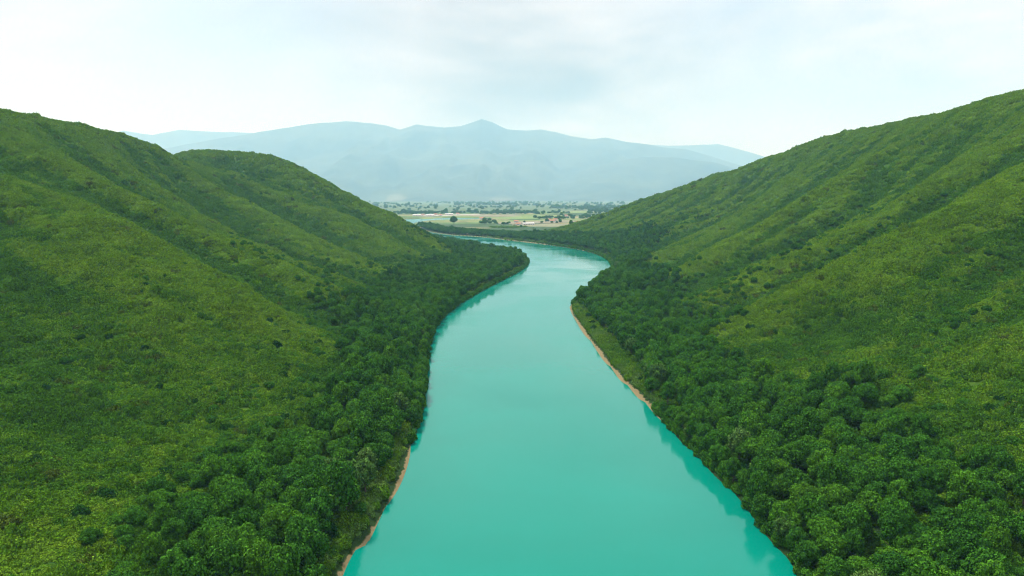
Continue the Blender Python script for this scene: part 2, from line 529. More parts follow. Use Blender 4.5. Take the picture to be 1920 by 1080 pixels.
left_pts += [(x, y, 2.0) for x, y in ((-60, 800), (-40, 860), (-95, 900), (-140, 980), (-210, 1120), (-330, 1300), (-450, 1450), (-600, 1500), (-800, 1500), (-880, 1200), (-880, 700), (-880, 200), (-880, -150),
                                      (-400, 1650), (-700, 1800), (-800, 2300), (-500, 2600), (-850, 2600), (-300, 2600), (-5, 720), (-30, 700))]
left_pts += [(-480, 1010, 105), (-470, 1120, 60), (-330, 1080, 62), (-250, 1030, 38), (-600, 1000, 90), (-700, 1000, 60)]
tpsR, tpsL = TPS(right_pts), TPS(left_pts)


def terrain(x, y):
    """height, distance to the water's edge (negative in the river)"""
    x, y = np.asarray(x, float), np.asarray(y, float)
    d = seg_dist(river, x, y)
    wet = inside(river, x, y)
    d = np.where(wet, -d, d)
    # which side of the river: far side belongs to the right-hand fit only east of the channel
    mid = np.vstack([LB, [(-2000, 1990), (-2000, -160)]])
    leftside = inside(mid, x, y)
    zl, zr = tpsL(x, y), tpsR(x, y)
    z = np.where(leftside, zl, zr)
    plain = 1.6 + 0.4 * noise2(x, y, 160, 5)
    far = np.clip((y - 1560) / 200, 0, 1)
    z = np.where(leftside, z, z * (1 - far) + plain * far)
    z = np.maximum(z, 1.4)
    amp = np.clip((z - 4) / 25, 0, 1) * (1 - 0.6 * np.clip((z - 95) / 40, 0, 1))
    sg = np.where(leftside, -1.0, 1.0)
    along = 0.87 * x * sg + 0.49 * y                      # rills run straight down the slope to the river
    across = -0.49 * x * sg + 0.87 * y
    rill = np.where(leftside, 1.0, 1.0) * (1 - 2 * np.abs(noise2(along * 0.22 + 300 * sg, across + 6 * noise2(x, y, 60, 15, 2), 46, 12, 3)))
    z = z + amp * (1.2 * noise2(x, y, 38, 11, 4) + np.where(leftside, 5.2, 7.6) * (rill - 0.55))
    ramp = np.where(d < 0, d * 0.22, 1.3 * (1 - np.exp(-np.maximum(d, 0) / 2.2)) + 0.55 * np.maximum(d, 0))
    z = np.where(d < 0, np.maximum(ramp, -3.0), np.minimum(z, ramp))
    return z, d, leftside


ys = np.unique(np.r_[np.arange(-150, 60, 7.0), np.arange(60, 300, 2.0), np.arange(300, 760, 3.5), np.arange(760, 1400, 6.0), np.arange(1400, 2601, 12.0)])
xs = np.unique(np.r_[np.arange(-900, -240, 6.0), np.arange(-240, 240, 2.4), np.arange(240, 901, 6.0)])
GX, GY = np.meshgrid(xs, ys)
GZ, GD, GL = terrain(GX, GY)


def height_at(x, y):
    """bilinear height on the same grid the meshes use"""
    ix = np.clip(np.searchsorted(xs, x) - 1, 0, len(xs) - 2)
    iy = np.clip(np.searchsorted(ys, y) - 1, 0, len(ys) - 2)
    tx = (x - xs[ix]) / (xs[ix + 1] - xs[ix])
    ty = (y - ys[iy]) / (ys[iy + 1] - ys[iy])
    def bl(G):
        return (G[iy, ix] * (1 - tx) + G[iy, ix + 1] * tx) * (1 - ty) + (G[iy + 1, ix] * (1 - tx) + G[iy + 1, ix + 1] * tx) * ty
    return bl(GZ), bl(GD)


# woodland areas, outlined on the survey photo and carried onto the ground
WOODS = [
    [(225, 1400), (330, 965), (430, 905), (520, 855), (560, 800), (640, 740), (668, 670), (640, 610), (570, 556), (660, 560), (730, 520), (800, 486), (858, 480),
     (800, 440), (1010, 466), (1010, 520), (835, 610), (815, 900), (640, 1400)],
    [(1040, 620), (1060, 540), (1140, 500), (1075, 468), (800, 440), (770, 424), (772, 423), (850, 425), (905, 433), (1000, 438), (1060, 441), (1150, 437), (1215, 418), (1262, 430),
     (1225, 462), (1205, 500), (1252, 512), (1300, 530), (1262, 560), (1300, 588), (1390, 600), (1330, 640), (1372, 690), (1470, 742), (1560, 715), (1640, 735), (1650, 800), (1720, 850), (1800, 892), (1925, 905),
     (1925, 1400), (1440, 1400), (1225, 790), (1070, 640)],
]
THICKETS = [   # small dense trees up the gullies and on the lower slopes
    [(385, 412), (470, 455), (560, 498), (680, 540), (700, 575), (610, 540), (520, 500), (440, 458)],
    [(590, 470), (660, 500), (740, 478), (850, 482), (740, 540), (640, 560), (560, 530), (600, 505)],
    [(540, 560), (640, 620), (700, 680), (610, 760), (560, 720), (640, 660)],
    [(1210, 500), (1260, 500), (1330, 470), (1300, 520), (1400, 482), (1510, 432), (1640, 362), (1655, 372), (1560, 440), (1450, 500), (1390, 560), (1300, 610), (1240, 560)],
    [(1370, 590), (1440, 535), (1560, 470), (1700, 396), (1790, 352), (1800, 362), (1700, 420), (1600, 468), (1500, 524), (1420, 570), (1350, 625)],
    [(1690, 640), (1720, 560), (1800, 505), (1925, 430), (1925, 500), (1850, 560), (1790, 630), (1730, 690), (1650, 740), (1630, 690)],
    [(1470, 730), (1640, 690), (1720, 760), (1925, 860), (1925, 920), (1750, 900), (1650, 830)],
    [(120, 1400), (260, 930), (420, 850), (520, 800), (560, 830), (430, 920), (330, 990), (230, 1400)],
    [(440, 330), (500, 318), (520, 330), (470, 345)],
    [(1200, 430), (1300, 392), (1330, 400), (1260, 450), (1220, 480)],
]


def in_polys(polys, x, y, z):
    px, py, d = project(x, y, z)
    r = np.zeros(x.shape, bool)
    ok = d > 5
    for q in polys:
        r |= inside(q, px, py) & ok
    return r, px, py


def wood_fields(x, y, z, jitter=True):
    """1 in woodland, thicket flag; edges broken up by a few metres of noise"""
    a, px, py = in_polys(WOODS, x, y, z)
    b, _, _ = in_polys(THICKETS, x, y, z)
    return a, b


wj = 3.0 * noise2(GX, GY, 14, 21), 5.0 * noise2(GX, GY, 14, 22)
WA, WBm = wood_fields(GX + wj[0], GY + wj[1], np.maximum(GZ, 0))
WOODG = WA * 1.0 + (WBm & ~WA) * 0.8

# sand shows widest where the photo shows the strip
sandw = np.full(GX.shape, -0.7)
px, py, dd = project(GX, GY, GZ)
sandw = np.where((px > 1060) & (px < 1250) & (py > 570) & (py < 800) & (dd > 0), 0.6, sandw)
sandw = np.where((px > 600) & (px < 800) & (py > 780) & (dd > 0), -0.05, sandw)
sandw = np.where((py < 520) & (dd > 0), 0.25, sandw)
sandw = np.where((px > 1235) & (py > 775) & (dd > 0), -1.3, sandw)
sandw = np.where((px > 760) & (px < 860) & (py > 560) & (py < 790) & (dd > 0), -1.3, sandw)
sandw = sandw * (1 + 0.45 * noise2(GX, GY, 9, 31, 3))
SAND = GD - sandw                                    # metres beyond the sandy strip


def grid_mesh(name, mask, mat_):
    ny, nx = GX.shape
    idx = np.arange(ny * nx).reshape(ny, nx)
    q = np.stack([idx[:-1, :-1], idx[:-1, 1:], idx[1:, 1:], idx[1:, :-1]], -1).reshape(-1, 4)
    fm = mask.reshape(-1)
    q = q[fm]
    used, inv = np.unique(q, return_inverse=True)
    V = np.stack([GX.ravel(), GY.ravel(), GZ.ravel()], 1)[used]
    return mesh_np(name, V, inv.reshape(-1, 4), [mat_], True, attrs={'sand': SAND.ravel()[used], 'wood': WOODG.ravel()[used]})


cD = np.maximum.reduce([GD[:-1, :-1], GD[1:, :-1], GD[:-1, 1:], GD[1:, 1:]])
cL = GL[:-1, :-1]
cY = GY[:-1, :-1]
land = cD > -9
lh = grid_mesh('left_hillside', land & cL, M['hillside'])
tag(lh, 'steep green hillside on the left of the river, with rounded spurs and gullies', 'hillside', kind='structure')
cZ, cX = GZ[:-1, :-1], GX[:-1, :-1]
flat = ~cL & (cY >= 1190) & (cZ < 3.6) & (cX < 330) & (GD[:-1, :-1] > 14) | (~cL & (cY >= 1500))
rh = grid_mesh('right_hillside', land & ~cL & ~flat, M['hillside'])
tag(rh, 'steep green hillside on the right of the river, climbing past the top of the frame edge', 'hillside', kind='structure')
vf = grid_mesh('valley_floor', land & flat, M['fields'])
tag(vf, 'flat valley floor beyond the river bend', 'valley floor', kind='structure')

# the wider ground: one sheet that runs on to the mountains
X0, X1, Y0, Y1 = xs[0], xs[-1], ys[0], ys[-1]
gx, gy = [-20500, X0, X1, 20500], [-400, Y0, Y1, 20500]
V = [(a, b, 1.0) for b in gy for a in gx]
Fq = [(j * 4 + i, j * 4 + i + 1, j * 4 + i + 5, j * 4 + i + 4) for j in range(3) for i in range(3) if not (i == 1 and j == 1) and not (i == 1 and j == 0)]
g = mesh_np('ground', V, Fq, [M['fields']])
tag(g, 'wide flat farmland between the hills and the mountains', 'farmland', kind='structure')

Vw = [(-760, -150, 0), (880, -150, 0), (880, 2300, 0), (-760, 2300, 0)]
wtr = mesh_np('river', Vw, [(0, 1, 2, 3)], [M['water']])
tag(wtr, 'calm turquoise river winding away between the hills', 'river', kind='structure')

# ------------------------------------------------------------------ mountains


def range_mesh(name, prof, Yr, Yfoot, Yback, seed, nx=900, ny=130, xr=6500, slips=()):
    prof = np.array(prof, float)
    hx = (prof[:, 0] - 960) / F * Yr
    hz = CAM_H + (HOR - prof[:, 1]) / F * Yr
    X = np.linspace(-xr, xr, nx)
    T = np.linspace(0, 1, ny)
    XX, TT = np.meshgrid(X, T)
    H = np.interp(X, hx, hz)[None] + 20 * noise2(X, X * 0, 520, seed, 3)[None]
    tr = (Yr - Yfoot) / (Yback - Yfoot)
    YY = Yfoot + TT * (Yback - Yfoot)
    up = np.clip(TT / tr, 0, 1)
    dn = np.clip((TT - tr) / (1 - tr), 0, 1)
    g_ = np.where(TT <= tr, 0.10 * up + 0.90 * up ** 1.7, 1 - dn ** 1.3)
    spur = 1 - np.abs(noise2(XX + 240 * noise2(XX, YY, 1900, seed + 3, 2), YY * 0.30, 1300, seed + 1, 4)) * 2
    spur2 = noise2(XX, YY, 900, seed + 2, 5)
    w_ = np.clip(4 * up * (1 - up), 0, 1) * (TT <= tr)
    Z = 1.0 + H * g_ * (1 + 0.0 * w_) + w_ * H * (0.20 * spur + 0.10 * spur2 - 0.08)
    Z = np.minimum(Z, H * (0.25 + 0.75 * np.maximum(up, dn)) + 1)
    Z = np.where((TT == 0) | (TT == 1), -1.0, Z)
    px_, py_, _ = project(XX, YY, Z)
    S = np.zeros(XX.shape)
    for (a, b, ra, rb) in slips:
        r = ((px_ - a) / ra) ** 2 + ((py_ - b) / rb) ** 2 + 0.9 * noise2(XX, YY, 200, 40, 3)
        S = np.maximum(S, np.clip(1.3 - r, 0, 1))
    idx = np.arange(nx * ny).reshape(ny, nx)
    q = np.stack([idx[:-1, :-1], idx[:-1, 1:], idx[1:, 1:], idx[1:, :-1]], -1).reshape(-1, 4)
    return mesh_np(name, np.stack([XX.ravel(), YY.ravel(), Z.ravel()], 1), q, [M['mountain']], True, attrs={'slip': S.ravel()})


main_prof = [(-300, 330), (0, 310), (250, 292), (430, 262), (490, 252), (530, 246), (570, 240), (610, 235), (655, 232), (700, 235), (730, 239), (754, 246), (785, 237), (805, 240), (835, 243), (865, 241),
             (885, 234), (904, 227), (925, 233), (950, 246), (985, 248), (1012, 246), (1040, 250), (1070, 259), (1105, 264), (1132, 261), (1170, 268), (1210, 274), (1240, 279), (1280, 282), (1330, 296), (1400, 316), (1480, 338), (1700, 350), (2300, 352)]
m1 = range_mesh('mountain_range', main_prof, 15000, 9000, 17800, 50, xr=13700, slips=[(742, 372, 20, 7), (940, 374, 24, 4)])
tag(m1, 'long hazy blue mountain range across the head of the valley', 'mountains', kind='structure')
front_prof = [(800, 372), (1000, 362), (1090, 322), (1150, 305), (1200, 296), (1260, 298), (1330, 306), (1400, 322), (1500, 345), (1700, 352), (2300, 356)]
m2 = range_mesh('mountain_foothill', front_prof, 12300, 9300, 14000, 70, 400, 90, 11300)
tag(m2, 'lower hazy blue ridge in front of the range on the right', 'mountains', kind='structure')
far_prof = [(-300, 300), (100, 282), (200, 262), (245, 249), (300, 257), (350, 247), (400, 250), (450, 251), (520, 254), (700, 262), (1000, 275), (1130, 266), (1230, 275), (1290, 275), (1340, 272), (1390, 285), (1440, 299), (1540, 325), (1800, 345), (2300, 350)]
m3 = range_mesh('distant_mountain_range', far_prof, 19000, 17000, 20300, 90, 460, 60, 17800)
tag(m3, 'faintest and most distant mountain range, seen past both ends of the main range', 'mountains', kind='structure')

# ------------------------------------------------------------------ plant shapes


def unit(v):
    return v / np.maximum(np.linalg.norm(v, axis=-1, keepdims=True), 1e-9)


def leaf_quads(C, N, size, g, flat=0.55):
    """one small leaf spray per centre, facing roughly along N"""
    n = len(C)
    N = unit(N + g.normal(0, flat, (n, 3)))
    A = unit(np.cross(N, g.normal(0, 1, (n, 3))))
    Bv = np.cross(N, A)
    s = size * g.uniform(0.65, 1.35, (n, 1))
    asp = g.uniform(0.55, 0.95, (n, 1))
    bend = N * s * g.uniform(-0.25, 0.25, (n, 1))
    V = np.stack([C - A * s + bend, C - Bv * s * asp, C + A * s + bend, C + Bv * s * asp], 1).reshape(-1, 3)
    return V, np.arange(4 * n).reshape(-1, 4)


_t = (1 + 5 ** 0.5) / 2
ICO = unit(np.array([(-1, _t, 0), (1, _t, 0), (-1, -_t, 0), (1, -_t, 0), (0, -1, _t), (0, 1, _t), (0, -1, -_t), (0, 1, -_t), (_t, 0, -1), (_t, 0, 1), (-_t, 0, -1), (-_t, 0, 1)], float))
ICOF = np.array([(0, 11, 5), (0, 5, 1), (0, 1, 7), (0, 7, 10), (0, 10, 11), (1, 5, 9), (5, 11, 4), (11, 10, 2), (10, 7, 6), (7, 1, 8), (3, 9, 4), (3, 4, 2), (3, 2, 6), (3, 6, 8), (3, 8, 9), (4, 9, 5), (2, 4, 11), (6, 2, 10), (8, 6, 7), (9, 8, 1)])


def lobes_mesh(name, cen, rad, n_leaf, size, mat_, g, core=0.80, flat=0.55, zmin=-9.0, squash=None, shaggy=0.16):
    """leaf sprays spread through a shell on each lobe, over a darker-lit inner mass"""
    cen, rad = np.asarray(cen, float), np.asarray(rad, float)
    wgt = rad ** 2
    k = g.choice(len(rad), n_leaf * 3, p=wgt / wgt.sum())
    d = unit(g.normal(0, 1, (len(k), 3)))
    rr = rad[k][:, None] * (1 + g.normal(0, shaggy, (len(k), 1)) - 0.04)
    sq = np.array([1, 1, 1.0]) if squash is None else np.array(squash)
    C = cen[k] + d * rr * sq
    keep = np.ones(len(C), bool)
    for i in range(len(rad)):
        q = np.linalg.norm((C - cen[i]) / sq, axis=1) < rad[i] * 0.80
        keep &= ~(q & (k != i))
    keep &= C[:, 2] > zmin
    C, d = C[keep][:n_leaf], d[keep][:n_leaf]
    V, Fc = leaf_quads(C, d / sq, size, g, flat)
    if core:
        Vs, Fs, off = [V], [Fc], len(V)
        for c_, r_ in zip(cen, rad):
            v = c_ + ICO * r_ * core * sq * g.uniform(0.88, 1.08, (12, 1))
            Vs.append(v)
            Fs.append(np.c_[ICOF, ICOF[:, 2]] + off)
            off += 12
        V = np.vstack(Vs)
        tri = np.vstack(Fs[1:])[:, :3]
        me = bpy.data.meshes.new(name)
        me.from_pydata([], [], [])
        nq, nt = len(Fc), len(tri)
        me.vertices.add(len(V)); me.vertices.foreach_set('co', V.astype(np.float32).ravel())
        me.loops.add(nq * 4 + nt * 3)
        me.loops.foreach_set('vertex_index', np.r_[Fc.ravel(), tri.ravel()].astype(np.int32))
        me.polygons.add(nq + nt)
        me.polygons.foreach_set('loop_start', np.r_[np.arange(nq) * 4, nq * 4 + np.arange(nt) * 3].astype(np.int32))
        me.materials.append(mat_)
        me.update()
        return me
    o = mesh_np(name, V, Fc, [mat_], link=False)
    me = o.data
    bpy.data.objects.remove(o)
    return me


def crown_lobes(shape, g):
    """crown of about 6.4 m across, its foot at z = 1.6"""
    if shape == 'broad':
        Rx, zc, zr, n, lr = 2.35, 3.6, 1.55, 20, (0.78, 1.18)
    elif shape == 'round':
        Rx, zc, zr, n, lr = 2.05, 4.0, 2.05, 20, (0.75, 1.12)
    elif shape == 'tall':
        Rx, zc, zr, n, lr = 1.75, 4.7, 2.7, 20, (0.70, 1.05)
    else:                                                # loose
        Rx, zc, zr, n, lr = 2.1, 4.2, 2.4, 17, (0.55, 0.95)
    cen, rad = [(0, 0, zc - 0.2)], [Rx * 0.72]
    ga = math.pi * (3 - 5 ** 0.5)
    ph = g.uniform(0, 6.28)
    for i in range(n):
        h = 1 - (i + 0.5) / n * 1.45
        r_ = math.sqrt(max(0, 1 - h * h))
        a = ph + i * ga + g.normal(0, 0.22)
        k = g.uniform(0.80, 1.10)
        cen.append((Rx * r_ * math.cos(a) * k, Rx * r_ * math.sin(a) * k, zc + zr * h * k))
        rad.append(g.uniform(*lr))
    return cen, rad


def tube_mesh(name, paths, mat_, seg=7):
    Vs, Fs, off = [], [], 0
    for pts, r0, r1 in paths:
        pts = np.array(pts, float)
        n = len(pts)
        for i, p in enumerate(pts):
            d = unit((pts[min(i + 1, n - 1)] - pts[max(i - 1, 0)])[None])[0]
            a = unit(np.cross(d, (0.31, 0.93, 0.2))[None])[0]
            b = np.cross(d, a)
            r_ = r0 + (r1 - r0) * i / (n - 1)
            for k in range(seg):
                t_ = 2 * math.pi * k / seg
                Vs.append(p + (a * math.cos(t_) + b * math.sin(t_)) * r_)
        for i in range(n - 1):
            for k in range(seg):
                k2 = (k + 1) % seg
                Fs.append((off + i * seg + k, off + i * seg + k2, off + (i + 1) * seg + k2, off + (i + 1) * seg + k))
        off += n * seg
    o = mesh_np(name, Vs, Fs, [mat_], True, link=False)
    me = o.data
    bpy.data.objects.remove(o)
    return me


def trunk_mesh(name, shape, g, mat_):
    h = {'broad': 3.0, 'round': 3.4, 'tall': 4.2, 'loose': 3.6}[shape]
    lean = g.normal(0, 0.25, 2)
    main = [(0, 0, -1.2), (0.02, 0, 0.4), (lean[0] * .3, lean[1] * .3, 1.6), (lean[0], lean[1], h)]
    paths = [(main, 0.26, 0.12)]
    for i in range(5):
        a = g.uniform(0, 6.28)
        st = np.array((lean[0] * .4, lean[1] * .4, g.uniform(1.5, h - 0.6)))
        L = g.uniform(1.1, 1.9)
        e = st + np.array((math.cos(a) * L, math.sin(a) * L, L * g.uniform(0.5, 1.0)))
        paths.append(([st, (st + e) / 2 + (0, 0, 0.15), e], 0.11, 0.04))
    return tube_mesh(name, paths, mat_)


SHAPES = ['broad', 'round', 'tall', 'broad', 'round', 'loose']
TONES = ['deep', 'mid', 'bright', 'pale', 'white']
crown_base, trunk_base = [], []
for i, sh in enumerate(SHAPES):
    g = np.random.default_rng(100 + i)
    cen, rad = crown_lobes(sh, g)
    crown_base.append(lobes_mesh('crown', cen, rad, 3800 if sh != 'loose' else 2800, 0.20, M['leaf_deep'], g,
                                 core=0.80 if sh != 'loose' else 0.62, shaggy=0.13 if sh != 'loose' else 0.24))
    trunk_base.append(trunk_mesh('trunk', sh, g, M['bark']))
crown_of = {}
for i in range(len(SHAPES)):
    for tn in TONES:
        me = crown_base[i].copy()
        me.materials.clear()
        me.materials.append(M['leaf_' + tn])
        crown_of[i, tn] = me


def scrub_mesh(name, seed, mat_, n_l=9, spread=1.7, r=(0.36, 0.95), n_leaf=950, size=0.16):
    g = np.random.default_rng(seed)
    cen, rad = [], []
    for i in range(n_l):
        a, d = g.uniform(0, 6.28), spread * math.sqrt(g.uniform(0, 1))
        q = g.uniform(*r)
        cen.append((d * math.cos(a), d * math.sin(a), q * 0.25))
        rad.append(q)
    return lobes_mesh(name, cen, rad, n_leaf, size, mat_, g, core=0.82, flat=0.7, zmin=0.0, squash=(1, 1, 1.45), shaggy=0.15)


def lib_collection(name, meshes):
    """unlinked collection that holds the shapes a ground-cover object repeats"""
    c_ = bpy.data.collections.new(name)
    for i, me in enumerate(meshes):
        o = bpy.data.objects.new('%s_%03d' % (name, i), me)
        c_.objects.link(o)
    return c_


def scatter(name, coll, pts, idx, rot, scl, label, cat):
    """ONE object that repeats the shapes of coll over many points"""
    me = bpy.data.meshes.new(name)
    n = len(pts)
    me.vertices.add(n)
    me.vertices.foreach_set('co', np.asarray(pts, np.float32).ravel())
    a = me.attributes.new('pick', 'INT', 'POINT'); a.data.foreach_set('value', np.asarray(idx, np.int32))
    a = me.attributes.new('turn', 'FLOAT_VECTOR', 'POINT'); a.data.foreach_set('vector', np.asarray(rot, np.float32).ravel())
    a = me.attributes.new('size', 'FLOAT_VECTOR', 'POINT'); a.data.foreach_set('vector', np.asarray(scl, np.float32).ravel())
    o = bpy.data.objects.new(name, me)
    COL.objects.link(o)
    ng = bpy.data.node_groups.new(name, 'GeometryNodeTree')
    ng.interface.new_socket('Geometry', in_out='INPUT', socket_type='NodeSocketGeometry')
    ng.interface.new_socket('Geometry', in_out='OUTPUT', socket_type='NodeSocketGeometry')
    N, L = ng.nodes, ng.links
    gi, go = N.new('NodeGroupInput'), N.new('NodeGroupOutput')
    ci = N.new('GeometryNodeCollectionInfo')
    ci.inputs['Collection'].default_value = coll
    ci.inputs['Separate Children'].default_value = True
    ci.inputs['Reset Children'].default_value = True
    ip = N.new('GeometryNodeInstanceOnPoints')
    ip.inputs['Pick Instance'].default_value = True
    def attr(nm, dt):
        q = N.new('GeometryNodeInputNamedAttribute')
        q.data_type = dt
        q.inputs['Name'].default_value = nm
        return q.outputs['Attribute']
    L.new(gi.outputs[0], ip.inputs['Points'])
    L.new(ci.outputs[0], ip.inputs['Instance'])
    L.new(attr('pick', 'INT'), ip.inputs['Instance Index'])
    e2r = N.new('FunctionNodeEulerToRotation')
    L.new(attr('turn', 'FLOAT_VECTOR'), e2r.inputs[0])
    L.new(e2r.outputs[0], ip.inputs['Rotation'])
    L.new(attr('size', 'FLOAT_VECTOR'), ip.inputs['Scale'])
    L.new(ip.outputs[0], go.inputs[0])
    md = o.modifiers.new('scatter', 'NODES')
    md.node_group = ng
    tag(o, label, cat, kind='stuff')
    return o


def slope_rot(x, y, spin, tilt=1.0):
    """euler that lays a patch on the slope and spins it"""
    e = 1.5
    zx = (height_at(x + e, y)[0] - height_at(x - e, y)[0]) / (2 * e) * tilt
    zy = (height_at(x, y + e)[0] - height_at(x, y - e)[0]) / (2 * e) * tilt
    # rotation matrix columns: spun tangent, bitangent, normal
    n = unit(np.stack([-zx, -zy, np.ones_like(zx)], 1))
    a = np.stack([np.cos(spin), np.sin(spin), np.zeros_like(spin)], 1)
    a = unit(a - n * (a * n).sum(1, keepdims=True))
    b = np.cross(n, a)
    ry = -np.arcsin(np.clip(a[:, 2], -1, 1))
    rx = np.arctan2(b[:, 2], n[:, 2])
    rz = np.arctan2(a[:, 1], a[:, 0])
    return np.stack([rx, ry, rz], 1)


def in_frame(x, y, z, m=90):
    px, py, d = project(x, y, z)
    return (d > 40) & (px > -m) & (px < 1920 + m) & (py > -60) & (py < 1080 + 2 * m), px, py, d


def jitter_grid(x0, x1, y0, y1, s, g, amt=0.48):
    X, Y = np.meshgrid(np.arange(x0, x1, s), np.arange(y0, y1, s))
    X = X + (np.arange(X.shape[0]) % 2)[:, None] * s / 2
    X = X.ravel() + g.uniform(-amt, amt, X.size) * s
    Y = Y.ravel() + g.uniform(-amt, amt, Y.size) * s
    return X, Y


# ------------------------------------------------------------------ trees
g = np.random.default_rng(5)
tx, ty = jitter_grid(-420, 460, 70, 2150, 4.7, g, 0.40)
# a close row of trees leaning over the water's edge where the photo shows no open bank
ex_, ey_ = [], []
for line in (LB, RB):
    s_ = np.r_[0, np.cumsum(np.hypot(*np.diff(line, axis=0).T))]
    for q in np.arange(0, s_[-1], 3.3):
        a, b = np.interp(q, s_, line[:, 0]), np.interp(q, s_, line[:, 1])
        if 70 < b < 1500:
            ex_.append(a + (1.2 if line is RB else -1.2) + g.normal(0, 0.5)); ey_.append(b + g.normal(0, 0.8))
n_edge = len(ex_)
tx, ty = np.r_[tx, ex_], np.r_[ty, ey_]
edge_row = np.arange(len(tx)) >= len(tx) - n_edge
tz, td = height_at(tx, ty)
ok, px, py, dep = in_frame(tx, ty, tz)
ok &= td > np.where(edge_row, 0.3, 1.2)
tx, ty, tz, td, px, py, dep, edge_row = [q[ok] for q in (tx, ty, tz, td, px, py, dep, edge_row)]
jx, jy = tx + 8 * noise2(tx, ty, 17, 61) + g.normal(0, 2.5, len(tx)), ty + 12 * noise2(tx, ty, 17, 62) + g.normal(0, 4, len(tx))
wa, wb = wood_fields(jx, jy, np.maximum(tz, 0))
# bank in sight on these stretches: keep the first rows of trees back from the sand
clear = np.where((px > 1050) & (px < 1215) & (py > 575) & (py < 760), 10.0, 3.0)
clear = np.where((px > 600) & (px < 760) & (py > 900), 5.0, clear)
clear = np.where((px > 745) & (px < 830) & (py > 800), 4.0, clear)
clear = np.where((px > 1225) & (py > 770), 1.2, clear)
clear = np.where((px > 755) & (px < 860) & (py > 560) & (py < 800), 1.2, clear)
clear = np.where(py < 520, 5.0, clear)
loose_edge = g.uniform(0, 1, len(tx)) < np.clip((td - 1) / 4, 0.75, 1)
sel = (wa & (td > clear) & loose_edge & ~edge_row) | (edge_row & (clear < 1.5) & (py < 1085))
far_tree = dep > 950
# trees thin out on the fields of the far bank
thin = ((ty > 1560) & (td > 60)) | ((py < 431) & (tx > -230) & (tx < 330) & (tz < 3) & (td > 45))
sel &= ~thin
size = 0.98 + 0.20 * noise2(tx, ty, 30, 63) + g.normal(0, 0.15, len(tx))
size = np.clip(size, 0.62, 1.45)
size *= np.clip(1.12 - (td - 15) / 160, 0.62, 1.12)
size = np.where(edge_row, size * g.uniform(0.55, 0.95, len(tx)), size)
size *= 0.87
t_sel = np.where(sel)[0]
# thickets: shrubby trees, smaller, closer
sx, sy = jitter_grid(-420, 460, 70, 1450, 3.4, g, 0.45)
sz, sd = height_at(sx, sy)
ok, spx, spy, sdep = in_frame(sx, sy, sz)
ok &= sd > 3
sx, sy, sz, sd, spx, spy, sdep = [q[ok] for q in (sx, sy, sz, sd, spx, spy, sdep)]
qx, qy = sx + 9 * noise2(sx, sy, 18, 71) + g.normal(0, 4, len(sx)), sy + 14 * noise2(sx, sy, 18, 72) + g.normal(0, 6, len(sx))
a_, b_ = wood_fields(qx, qy, np.maximum(sz, 0))
dens = np.where(b_, np.where((spx < 600) & (spy > 830), 0.85, 0.30), 0.0)
# stray bushes out on the open slopes, more of them low down and in drifts
stray = np.clip(noise2(sx, sy, 26, 73, 3) - 0.12, 0, 1) * 0.22 + 0.006
low = np.clip((70 - sz) / 60, 0, 1)
dens = np.maximum(dens, stray * np.where(sz > 95, 0.3, 1.0) * (0.25 + low) * (1 + 2.6 * ((spy > 720) & (spx < 560))))
fringe, fringe_t = wood_fields(sx + g.normal(0, 11, len(sx)), sy + g.normal(0, 15, len(sx)), np.maximum(sz, 0))
dens = np.maximum(dens, 0.42 * (fringe & ~a_))
dens = np.where(a_, 0.10, dens)
s_sel = np.where(g.uniform(0, 1, len(sx)) < dens)[0]
s_size = np.clip(0.46 + 0.12 * noise2(sx, sy, 22, 75) + g.normal(0, 0.10, len(sx)), 0.26, 0.80)
s_size *= np.where((spx < 600) & (spy > 760), 1.2, 1.0)
s_size = np.where(b_, s_size * 1.05, np.where(fringe, s_size * g.uniform(0.8, 1.25, len(sx)), s_size * 0.80))
print('trees', len(t_sel), 'thicket', len(s_sel))

# special trees the photo shows by colour (place in the survey photo, tone, size)
PALE = [(660, 905, 1.0), (640, 935, 0.95), (690, 925, 0.85), (622, 905, 0.9), (668, 935, 0.9), (700, 900, .8), (1190, 690, 0.95), (1212, 705, 0.9), (1170, 668, .8), (1228, 722, .8), (1290, 805, 0.7), (1410, 890, 0.75), (1478, 1020, 0.95), (1378, 850, .7)]
WHITE = [(712, 668, 0.5), (562, 806, 0.5)]
BRIGHT = [(1900 * .33, 955, 1.0), (612, 962, 1.0), (640, 845, 1.0), (395, 930, 1.0), (1560, 835, 1.1), (1530, 790, 1.0), (1790, 955, 1.0), (1850, 1060, 1.1)]

n = len(t_sel)
tone = np.full(len(tx), 'deep', dtype=object)
u = g.uniform(0, 1, len(tx)) + 0.22 * noise2(tx, ty, 24, 64)
tone[u > 0.52] = 'mid'
tone[u > 0.93] = 'bright'
shape = g.choice(len(SHAPES) - 1, len(tx))
for lst, tn in ((PALE, 'pale'), (WHITE, 'white'), (BRIGHT, 'bright')):
    for (a, b, s_) in lst:
        k = t_sel[np.argmin((px[t_sel] - a) ** 2 + (py[t_sel] - 12 - b) ** 2)]
        tone[k] = tn
        if tn == 'pale': shape[k] = 5
        if tn == 'white': size[k] = s_
# more pale willows thinly along the water
near_w = (td < 9) & (g.uniform(0, 1, len(tx)) < 0.035)
tone[near_w & (tone != 'white')] = 'pale'
shape[near_w] = 5

TCOMBO = [(i, tn) for tn in ('deep', 'mid', 'bright', 'pale', 'white') for i in range(len(SHAPES))]
TIDX = {c_: k for k, c_ in enumerate(TCOMBO)}
spin = g.uniform(0, 2 * math.pi, len(tx))

